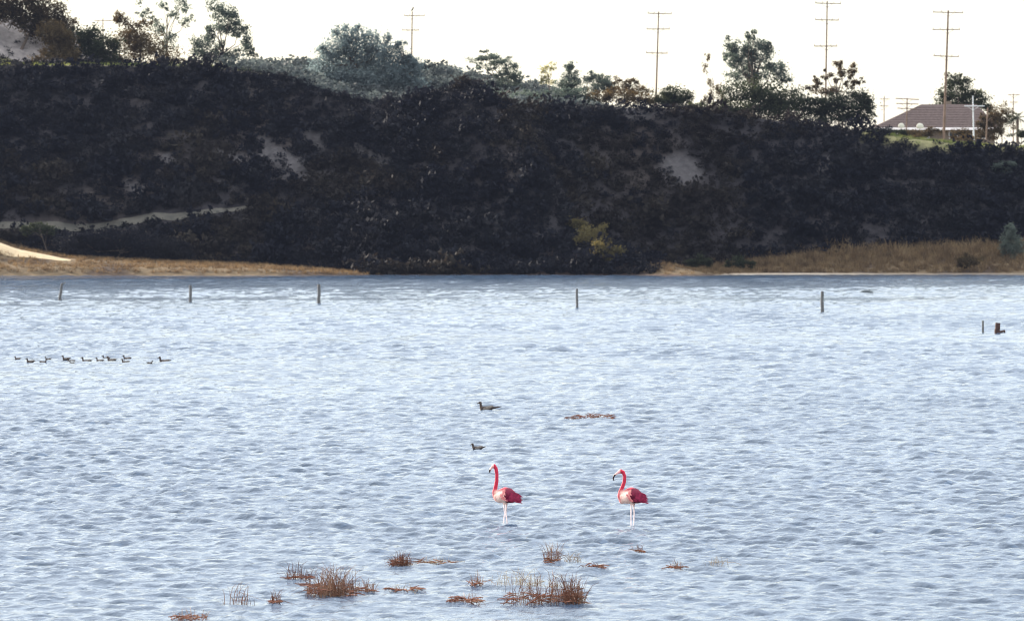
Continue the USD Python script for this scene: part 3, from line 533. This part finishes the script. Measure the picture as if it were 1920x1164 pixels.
def rounded(px, py, d, rpx, name, label, catg):
    r_ = rpx * d / FPX; o = P(px, py, d); g0 = float(height(o[0], d)); base = np.array([o[0], d, g0]); h = o[2] - g0
    t_ = thing(name, label, catg, base); u_ = trimesh.creation.icosphere(3, r_); u_ = u_.slice_plane([0, 0, -r_ * .5], [0, 0, 1]); s = u_.copy(); s.vertices[:, 1] *= .4
    s.apply_translation([0, 0, h]); part('dish', s, M['dish'], t_, smooth=True)
    part('mast', tube([[0, .15, -.2], [0, .15, h - r_ * .35]], .06, 7), M['pole_wood'], t_)
rounded(1690, 237, 880, 6.0, 'dish', 'pale rounded dish on a mast by the short three-armed pole', 'dish')
rounded(1725, 238, 880, 6.8, 'dish', 'cream rounded dish on a mast left of the rightmost tall pole', 'dish')

# ---------------------------------------------------------------- posts in the water
def post(label, px, py0, py1, wpx, lean=0.0, mname='post_wood', cap=None, group=None):
    o, s = on_water(px, py0); h = (py0 - py1) / s; r = wpx / s / 2; rr_ = np.random.default_rng(int(px))
    t_ = thing('mooring_post', label, 'post', o, group=group)
    zs = np.array([-.8, 0, .25, .5, .75, 1.0]) * np.array([1, h, h, h, h, h]); pts = np.stack([lean * np.clip(zs, 0, None), 0 * zs, zs], 1); pts[2:-1, 0] += rr_.normal(0, r * .12, 3)
    v, f = tube(pts, r * np.array([1.1, 1.08, 1.02, 1.0, .97, .93]), 10)
    v[:, :2] += rr_.normal(0, r * .05, (len(v), 2)); part('post', (v, f), M[mname], t_, smooth=40)
    if cap == 'arm':
        part('top_arm', tube([[lean * h - r * .5, 0, h - .04], [lean * h + .32, 0, h + .08]], [.07, .05], 7), M[mname], t_)
    if cap == 'foot':
        part('root_foot', tube([[0, -.05, -.2], [r * 1.3, -.05, .10], [r * 2.6, -.02, .16], [r * 2.9, 0, -.05]], [r * .8, r * .55, r * .5, r * .3], 8), M[mname], t_, smooth=50)
    return t_
post('leaning grey post with a stub at its top, leftmost in the row across the bay', 112, 563, 532, 5, .14, cap='arm')
post('upright grey post in the bay, second from the left in the row', 357, 567, 535, 5.5)
post('upright grey post, third from the left, near where the left shore ends', 598, 570, 533, 6)
post('slim dark post standing alone in the middle of the bay', 1082, 579, 541, 4.5)
post('thickest dark post of the row, right of the middle', 1542, 585, 546, 6)
post('short thin post beside the dark stump near the right edge', 1843, 624, 601, 4)
post('short dark red stump with a root foot near the right edge', 1870, 625, 605, 10, .06, 'post_dark', cap='foot')
o, s = on_water(1624, 549); o = o + [0, 0, wave_z(o[0], o[1])]; t_ = thing('floating_log', 'small grey log floating in the far bay right of the thickest post', 'log', o)
part('log', tube([[-.65, 0, .02], [-.3, .05, .12], [.2, .1, .14], [.75, .1, .05]], [.10, .17, .16, .08], 9), M['driftwood'], t_, smooth=50)
part('branch_stub', tube([[.2, .1, .15], [.42, .05, .38]], [.06, .03], 6), M['driftwood'], t_)

# ---------------------------------------------------------------- birds on the water
def hulls(chain, seg=20):
    """chain: list of bones, each a list of (x, y, z, r) spheres whose hull is taken"""
    parts_ = []
    for bone in chain:
        parts_.append(Manifold.batch_hull([Manifold.sphere(r, seg).translate((x, y, z)) for x, y, z, r in bone]))
    return Manifold.batch_boolean(parts_, manifold3d.OpType.Add)
def organic(m, edge, it=12):
    m = m.refine_to_length(edge); mm = m.to_mesh(); t_ = trimesh.Trimesh(mm.vert_properties[:, :3], mm.tri_verts, process=True)
    trimesh.smoothing.filter_taubin(t_, .5, .53, it); return t_
def path_bones(pts):
    return [[pts[i], pts[i + 1]] for i in range(len(pts) - 1)]

def duck_proto(path, tail=.10, neck=.10):
    b = [[(-.10, 0, .03, .075), (.04, 0, .03, .082)], [(.04, 0, .03, .08), (.16, 0, .06, .035)], [(.16, 0, .06, .035), (.16 + tail, 0, .10, .008)]]
    b += path_bones([(-.13, 0, .05, .05), (-.155, 0, .08 + neck * .5, .033), (-.16, 0, .09 + neck, .036), (-.18, 0, .095 + neck, .034)])
    return organic(hulls(b), .022, 6)
def duck_bill(neck): return cat([tube([[-.205, 0, .09 + neck], [-.235, 0, .078 + neck], [-.265, 0, .074 + neck]], [.018, .016, .012], 8)])
def duck_wing():
    w = trimesh.creation.icosphere(2, 1.0); w.vertices *= [.14, .012, .042]; w.vertices[:, 2] += .25 * w.vertices[:, 0]
    l, r_ = w.copy(), w.copy(); l.apply_translation([.05, -.078, .07]); r_.apply_translation([.05, .078, .07]); return l, r_
def duck(label, px, py, size=1.0, rz=0, tail=.10, neck=.10, group=None, category='duck', mname='duck', name='duck'):
    o, s = on_water(px, py); o = o + [0, 0, wave_z(o[0], o[1]) - .02]; t_ = thing(name, label, category, o, rz, (size,) * 3, group)
    part('body', duck_proto('', tail, neck), M[mname], t_, smooth=True); part('bill', duck_bill(neck), M['duck_bill'], t_, smooth=60)
    for w in duck_wing(): part('wing', w, M['duck_flank'], t_, smooth=True)
    return t_
ROW = [(33, 675, .70, 12), (57, 680, .95, 0), (81, 681, .85, 170), (90, 674, .70, 10), (124, 675, .95, -5), (133, 677, .90, 15), (135, 681, .6, 0), (162, 679, 1.1, 5), (187, 677, .9, -10), (199, 673, .9, 10), (209, 677, 1.05, 0), (238, 674, .95, 8), (235, 680, .9, -8), (281, 682, .65, 180), (308, 679, 1.25, 0)]
order = ['leftmost of all, faint', 'second from the left', 'third from the left, facing right', 'small one just behind the third', 'left of the tight trio', 'right of the tight trio, rear', 'smallest and nearest of the tight trio', 'alone right of the tight trio', 'leftmost of the middle three', 'rearmost of the middle three', 'rightmost of the middle three', 'rear one of the right-hand pair', 'front one of the right-hand pair', 'tiny one facing right, second from the right', 'largest and rightmost']
for (px, py, s, rz), w in zip(ROW, order):
    duck(f'dark duck in the row on the left, {w}', px, py, s * 1.0, rz, group='ducks floating in a row on the left')
duck('dark duck with raised head and long pointed tail beyond the left flamingo', 912, 770, 1.25, -4, tail=.25, neck=.11, name='duck')
duck('small round-headed dark bird low in the water just beyond the left flamingo', 895, 842, .80, 0, tail=.14, neck=.085, name='diving_bird', category='bird')
# the bird on top of the leftmost tall pole
bt = thing('perched_bird', 'small bird perched on top of the pole behind the broad grove', 'bird', np.array(t770.GetAttribute('xformOp:translate').Get()) + top770)
part('body', organic(hulls([[(-.05, 0, .28, .15), (.10, 0, .50, .16)], [(.10, 0, .50, .14), (.20, 0, .78, .12)], [(-.05, 0, .28, .12), (-.32, 0, .05, .04)]], 14), .08, 4), M['duck'], bt, smooth=True)
part('bill', tube([[.28, 0, .80], [.46, 0, .78]], [.04, .012], 6), M['duck_bill'], bt); part('leg', tube([[-.04, -.06, -.02], [-.02, -.06, .2]], .025, 5), M['duck_bill'], bt); part('leg', tube([[-.04, .06, -.02], [-.02, .06, .2]], .025, 5), M['duck_bill'], bt)

# ---------------------------------------------------------------- flamingos
def flamingo(label, foot_px, foot_py, neck, head, bill, tip, body, tail, legs, back_top):
    o, s = on_water(foot_px, foot_py); L = lambda x, y: ((x - foot_px) / s, (foot_py - y) / s)
    def S(x, y, r, yo=0.0): a, b = L(x, y); return (a, yo, b, r / s)
    t_ = thing('flamingo', label, 'flamingo', o)
    (cx, cy, cr), (mx, my, mr), (rx, ry, r3) = [(a_, b_, c_ * 1.14) for a_, b_, c_ in body]
    bones = [[S(cx, cy, cr * .93), S(mx, my, mr * .95)], [S(mx, my, mr * .95), S(rx, ry, r3 * .9)], [S(rx, ry, r3 * .8), S(tail[0], tail[1], 1.4)]]
    neck = [(a_, b_, c_ * 1.18) for a_, b_, c_ in neck]; bones += path_bones([S(*n_) for n_ in neck]); bones += [[S(*neck[-1]), S(*head)]]
    hx_, hy_, hr_ = head; bones += [[S(hx_, hy_, hr_), S(bill[0][0], bill[0][1], hr_ * .60)]]
    for i, lg in enumerate(legs):
        yo = (-.045, .045)[i]; bones += path_bones([S(*p_, yo) for p_ in lg]); 
        q = lg[-1]; a, b = L(q[0], q[1])
    m = organic(hulls(bones, 24), .014, 5); v = np.array(m.vertices)
    # plumage colours by where they lie on the bird
    ax, az_ = v[:, 0], v[:, 2]; cxx, cyy = L(cx, cy); mxx, _ = L(mx, my)
    bodyish = sstep(ax, cxx - cr / s * 1.15, cxx - cr / s * .30) * (1 - sstep(az_, cyy + cr / s * .55, cyy + cr / s * 1.15)) * (az_ > cyy - cr / s * 1.5)
    col = np.tile([.42, .016, .045], (len(v), 1)).astype(float)
    blush = .5 + .5 * meshkit.fbm(v * 22.0, 3, 2)[:, None]; ch = np.array([.95, .70, .56]) * blush + np.array([.85, .40, .38]) * (1 - blush)
    col = col * (1 - bodyish[:, None]) + ch * bodyish[:, None]
    rear = sstep(ax, mxx + 2 / s, mxx + 9 / s) * (az_ > cyy - mr / s * 1.3); col = col * (1 - rear[:, None]) + np.array([.25, .015, .05]) * rear[:, None]
    lg_ = az_ < L(0, my + mr * 1.05)[1]; col[lg_] = [.80, .66, .64]
    hd = (az_ > L(0, hy_ + hr_ * 1.3)[1]) & (ax < L(hx_ - 0.5, 0)[0]); col[hd] = [.78, .34, .34]
    p = part('body', m, M['flamingo'], t_, smooth=True); color_attr(p, col)
    # bill: pale base, black hooked tip
    bl = [(*L(a, b),) for a, b in bill]; bp = np.array([[a, 0, b] for a, b in bl]); nb_ = len(bp)
    def curve(p_, r_): 
        tq = np.linspace(0, len(p_) - 1, 4 * len(p_)); pc = np.stack([np.interp(tq, np.arange(len(p_)), p_[:, k_]) for k_ in range(3)], 1)
        pc[1:-1] = (pc[:-2] + 2 * pc[1:-1] + pc[2:]) / 4; return tube(pc, np.interp(tq, np.arange(len(p_)), r_), 10)
    b_ = part('bill', curve(bp, np.linspace(2.1, 1.8, nb_) / s), M['bill'], t_, smooth=60)
    tp = np.array([[L(*q)[0], 0, L(*q)[1]] for q in tip]); part('bill_tip', curve(tp, np.linspace(2.0, .7, len(tp)) / s), M['bill_tip'], b_, smooth=60)
    for sg in (-1, 1):
        e_ = trimesh.creation.icosphere(2, .007); e_.apply_translation([L(hx_ - .8, 0)[0], sg * hr_ * .93 / s, L(0, hy_ - .4)[1]]); part('eye', e_, M['eye'], t_, smooth=True)
    # folded wings: a shell on each flank with overlapping feathers, and darker flight feathers at the rear edge
    rq = np.random.default_rng(int(foot_px))
    wc = np.array([L((mx + rx) / 2 + 3.5, 0)[0], 0, L(0, (my + ry) / 2 - 1.0)[1]]); wl, wh = (rx - mx) * .5 / s + mr * .62 / s, mr * .74 / s; tl = np.array([L(*tail)[0], 0, L(*tail)[1]])
    for sg in (-1, 1):
        yo = sg * mr / s * .30
        w = organic(hulls([[S(mx + 4.5, my - 1.2, mr * .80, yo), S(rx + .5, ry - .8, r3 * .84, yo * .9), S(mx + 2.5, my + 5.5, mr * .52, yo), S(mx + 3.0, my - 7.5, mr * .42, yo * .8)], [S(rx + .5, ry - .8, r3 * .80, yo * .9), S(tail[0], tail[1] - .2, 1.3, sg * .012)]], 20), .016, 4)
        wp = part('wing', w, M['wing'], t_, smooth=True)
        fs = []
        for row in range(4):
            for j in range(7):
                q = j / 6; bx_ = wc[0] - wl * .55 + wl * 1.15 * (row / 4) + .01 * rq.normal(); bz_ = wc[2] + wh * (.62 - 1.15 * q) - .10 * (row / 4) * wl
                ln = (.10 + .03 * row) * rq.uniform(.85, 1.15); dr = np.array([.93, 0, -.36 - .12 * (1 - q)]); up = np.array([.36, 0, .93]); wd = .018
                yv = sg * (mr / s * (1.06 - .34 * ((bx_ - wc[0]) / wl) ** 2 - .22 * ((bz_ - wc[2]) / wh) ** 2)); b0 = np.array([bx_, yv, bz_]); e1 = b0 + dr * ln; e1[1] *= .86
                n_ = np.array([0, sg * .006, 0])
                fv = np.array([b0 - up * wd * .6, b0 + up * wd * .6, b0 + dr * ln * .6 + up * wd + n_, b0 + dr * ln * .6 - up * wd + n_, e1]); fs.append((fv, np.array([[0, 1, 2], [0, 2, 3], [3, 2, 4]])))
        part('covert_feathers', cat(fs), M['covert'], wp)
        sc = []
        for j in range(16):
            q = j / 15; b0 = np.array([L(mx - 4.5 - 4.5 * math.sin(q * math.pi) + 1.5 * rq.normal(), 0)[0], 0, L(0, my - mr * .62 + 1.45 * mr * .78 * q)[1]]); zz = (b0[2] - L(0, my)[1]) / (mr / s); b0[1] = sg * mr / s * math.sqrt(max(.05, 1.06 - zz * zz)) * .97
            dr = np.array([.93, sg * .16, -.34]); up = np.array([.34, 0, .94]); ln = .075 * rq.uniform(.8, 1.3); wd = .016
            sc.append((np.array([b0 - up * wd * .5, b0 + up * wd * .5, b0 + dr * ln * .6 + up * wd, b0 + dr * ln * .6 - up * wd, b0 + dr * ln]), np.array([[0, 1, 2], [0, 2, 3], [3, 2, 4]])))
        part('scapular_feathers', cat(sc), M['scapular'], wp)
        fl = []
        for j in range(6):
            q = j / 5; a0 = wc + np.array([wl * .45, sg * mr / s * .62, wh * (.25 - .9 * q)]); a1 = tl * (1 - .25 * q) + np.array([wc[0] + wl * .8, 0, wc[2] - wh * .9]) * (.25 * q) + np.array([0, sg * .012, 0])
            d_ = a1 - a0; up = np.cross(d_, [0, 1, 0]); up /= np.linalg.norm(up); md = a0 + d_ * .6
            fl.append((np.array([a0 - up * .02, a0 + up * .02, md + up * .024, md - up * .024, a1]), np.array([[0, 1, 2], [0, 2, 3], [3, 2, 4]])))
        part('flight_feathers', cat(fl), M['flight'], wp)
    return t_
flamingo('left flamingo, wading with its neck held straight up', 947, 980,
         [(930, 930, 5.2), (927.3, 922, 3.9), (929.0, 914, 3.2), (931.3, 902, 2.9), (931.6, 889, 2.8), (930.0, 878, 2.8)], (926.2, 873.2, 4.0), [(923.0, 875), (920.4, 877.6), (919.0, 880.6)], [(919.0, 880.2), (918.0, 883.2), (918.6, 886.4)],
         [(937, 930, 11.5), (948, 928, 14.0), (960, 931.5, 10.5)], (976, 938.5), [[(946, 938, 3.2), (945.5, 948, 1.5), (946.5, 962, 1.25), (943.5, 984, 1.0)], [(950, 938, 3.2), (949.5, 948, 1.5), (948.5, 961, 1.3), (951.5, 984, 1.0)]], 914)
flamingo('right flamingo, wading with curved neck and hanging black bill', 1186, 985,
         [(1167, 938, 5.4), (1162.6, 930, 4.2), (1163.0, 922, 3.4), (1166.5, 914, 3.0), (1170.6, 903, 2.8), (1171.2, 892, 2.7), (1168.2, 884.6, 2.8)], (1163.4, 883.2, 4.1), [(1159.4, 885.2), (1156.0, 887.2), (1153.2, 889.6)], [(1153.4, 889.3), (1150.6, 893.0), (1149.9, 897.2), (1151.0, 901.0)],
         [(1173, 931, 11.8), (1184, 928.5, 14.3), (1196, 932, 11.0)], (1210, 940), [[(1184, 940, 3.2), (1184, 950, 1.5), (1183, 964, 1.25), (1183.5, 989, 1.0)], [(1188, 940, 3.2), (1188.5, 950, 1.5), (1189.5, 963, 1.3), (1187.5, 989, 1.0)]], 914)

# ---------------------------------------------------------------- reeds and weed in the foreground water
def reeds(label, px, py, wpx, hpx, n, mname='reed', mat_h=0.0, seed=0, depth=.5, lean=.25, right_tall=0.0, thick=1.0, name='reed_clump'):
    o, s = on_water(px, py); o = o + [0, 0, max(0, wave_z(o[0], o[1], .1)) * .8]; r = np.random.default_rng(seed + 500); W = wpx / s; H = 1.12 * hpx / s; t_ = thing(name, label, 'reeds', o)
    ms = []
    for i in range(int(n * 1.35)):
        bx = r.uniform(-.5, .5); bx = bx if r.random() < .45 else np.clip(r.normal(0, .22), -.5, .5)
        if right_tall and r.random() < right_tall: bx = np.clip(r.normal(.34, .09), -.5, .5)
        b = np.array([bx * W, r.uniform(-.5, .5) * depth, -.05]); L = H * (.3 + .7 * r.random() ** 1.4) * (1 - .55 * abs(bx)) + .06
        d = np.array([r.normal(0, lean), r.normal(0, lean), 1.0]); d /= np.linalg.norm(d); bend = np.array([r.normal(0, .22), r.normal(0, .2), -.05]) * L
        w = r.uniform(.003, .0066) * thick; pts = [b, b + d * L * .5 + bend * .12, b + d * L * .85 + bend * .5, b + d * L + bend]
        ms.append(tube(pts, [w, w * .9, w * .6, w * .25], 3, cap=False))
        if r.random() < .25:                                            # a snapped leaf lying over
            q = pts[1]; ms.append(tube([q, q + np.array([r.normal(0, .12), r.normal(0, .08), .02]), q + np.array([r.normal(0, .22), r.normal(0, .1), -.12])], [w, w * .8, w * .3], 3, cap=False))
    tag(part('stems', cat(ms), M[mname], t_), kind='stuff')
    if mat_h:
        mm = []
        for i in range(int((45 if mat_h > 7 else 22) * W) + 4):
            c = np.array([r.uniform(-.52, .52) * W, r.normal(0, .3) * depth, r.uniform(.0, 1) ** 1.6 * mat_h / s]); a = r.normal(0, .5); ln = r.uniform(.08, .3); d = np.array([math.cos(a), math.sin(a), r.normal(0, .22)]) * ln / 2
            mm.append(tube([c - d, c + [0, 0, .015], c + d], [.006, .011, .005], 4, cap=False))
        tag(part('fallen_stems', cat(mm), M['thatch'], t_), kind='stuff')
    return t_
REEDS = [
 ('largest red brown reed clump left of centre in the foreground', 622, 1116, 96, 62, 150, 'reed', 20, .7, .18, 0, 1.2),
 ('loose reed stems at the left fringe of the largest clump', 560, 1088, 44, 40, 26, 'reed', 5, .5, .16, 0, 1.2),
 ('short tuft of reeds touching the right side of the largest clump', 686, 1110, 30, 30, 22, 'reed', 6, .4, .25, 0, 1.1),
 ('faint pale weeds trailing right of the largest clump', 750, 1108, 80, 14, 26, 'reed_pale', 4, .6, .6, 0, .9),
 ('three sparse curved reed stems at the far left of the foreground reeds', 450, 1132, 60, 46, 16, 'reed', 0, .3, .14, 0, 1.3),
 ('small separate reed sprig between the sparse stems and the largest clump', 516, 1134, 18, 30, 12, 'reed', 3, .3, .14, 0, 1.3),
 ('low weeds cut by the bottom edge at lower left', 352, 1160, 70, 22, 30, 'reed', 6, .5, .4, 0, 1.1),
 ('small golden brown tuft standing alone above the largest clump', 752, 1060, 36, 30, 60, 'reed', 6, .5, .2, 0, 1.1),
 ('pale low weeds just right of the golden brown tuft', 815, 1056, 70, 18, 36, 'reed_pale', 4, .6, .45, 0, .9),
 ('long red brown mat with tall stems at its right end, bottom centre', 1020, 1132, 148, 66, 170, 'reed', 17, .7, .16, .6, 1.1),
 ('dark low drift of weed left of the long red brown mat', 872, 1132, 56, 22, 26, 'reed', 10, .5, .5, 0, 1.1),
 ('pale thin reeds rising behind the long red brown mat', 985, 1100, 130, 34, 50, 'reed_pale', 0, .8, .2, 0, .9),
 ('tall pale reed tuft below and between the two flamingos', 1036, 1054, 30, 46, 40, 'reed', 3, .4, .16, 0, .9),
 ('pale reed wisps right of the tall pale tuft', 1075, 1052, 34, 26, 18, 'reed_pale', 0, .5, .3, 0, .8),
 ('tiny red sprig of weed right of the long mat', 1117, 1068, 26, 14, 18, 'reed', 5, .4, .5, 0, 1.2),
 ('small weed tuft below the right flamingo', 1200, 1036, 16, 20, 14, 'reed', 3, .3, .3, 0, 1.0),
 ('short paired reed stems right of the tiny red sprig', 1268, 1066, 30, 26, 14, 'reed', 2, .3, .2, 0, 1.0),
 ('faint short stems farthest right of the foreground weeds', 1345, 1060, 44, 18, 14, 'reed_pale', 0, .4, .3, 0, .8),
 ('single reed sprig left of the tall stems of the long mat', 893, 1100, 20, 30, 14, 'reed', 4, .3, .25, 0, 1.1),
]
for i, (lb, px, py, w, h, n, mn, mh, dp_, ln, rt, th) in enumerate(REEDS): reeds(lb, px, py, w, h, n, mn, mh, i, dp_, ln, rt, th)
reeds('flat rusty red mat of weed lying on the water above the flamingos', 1106, 786, 84, 10, 60, 'reed', 8, 40, .9, .7, 0, 1.3, name='weed_mat')

# ---------------------------------------------------------------- thin haze over the bay
hz_m = usdkit.material(stage, '/World/Looks/haze', {'v': ('principled_volume', {'color': (.55, .66, 1.0), 'density': 0.9e-5, 'anisotropy': .35})}, [], volume='v.volume')
hm = trimesh.creation.box([9000, 7400, 92]); hm.apply_translation([0, 3300, 43.0])
tag(part('haze', hm, hz_m), kind='stuff')
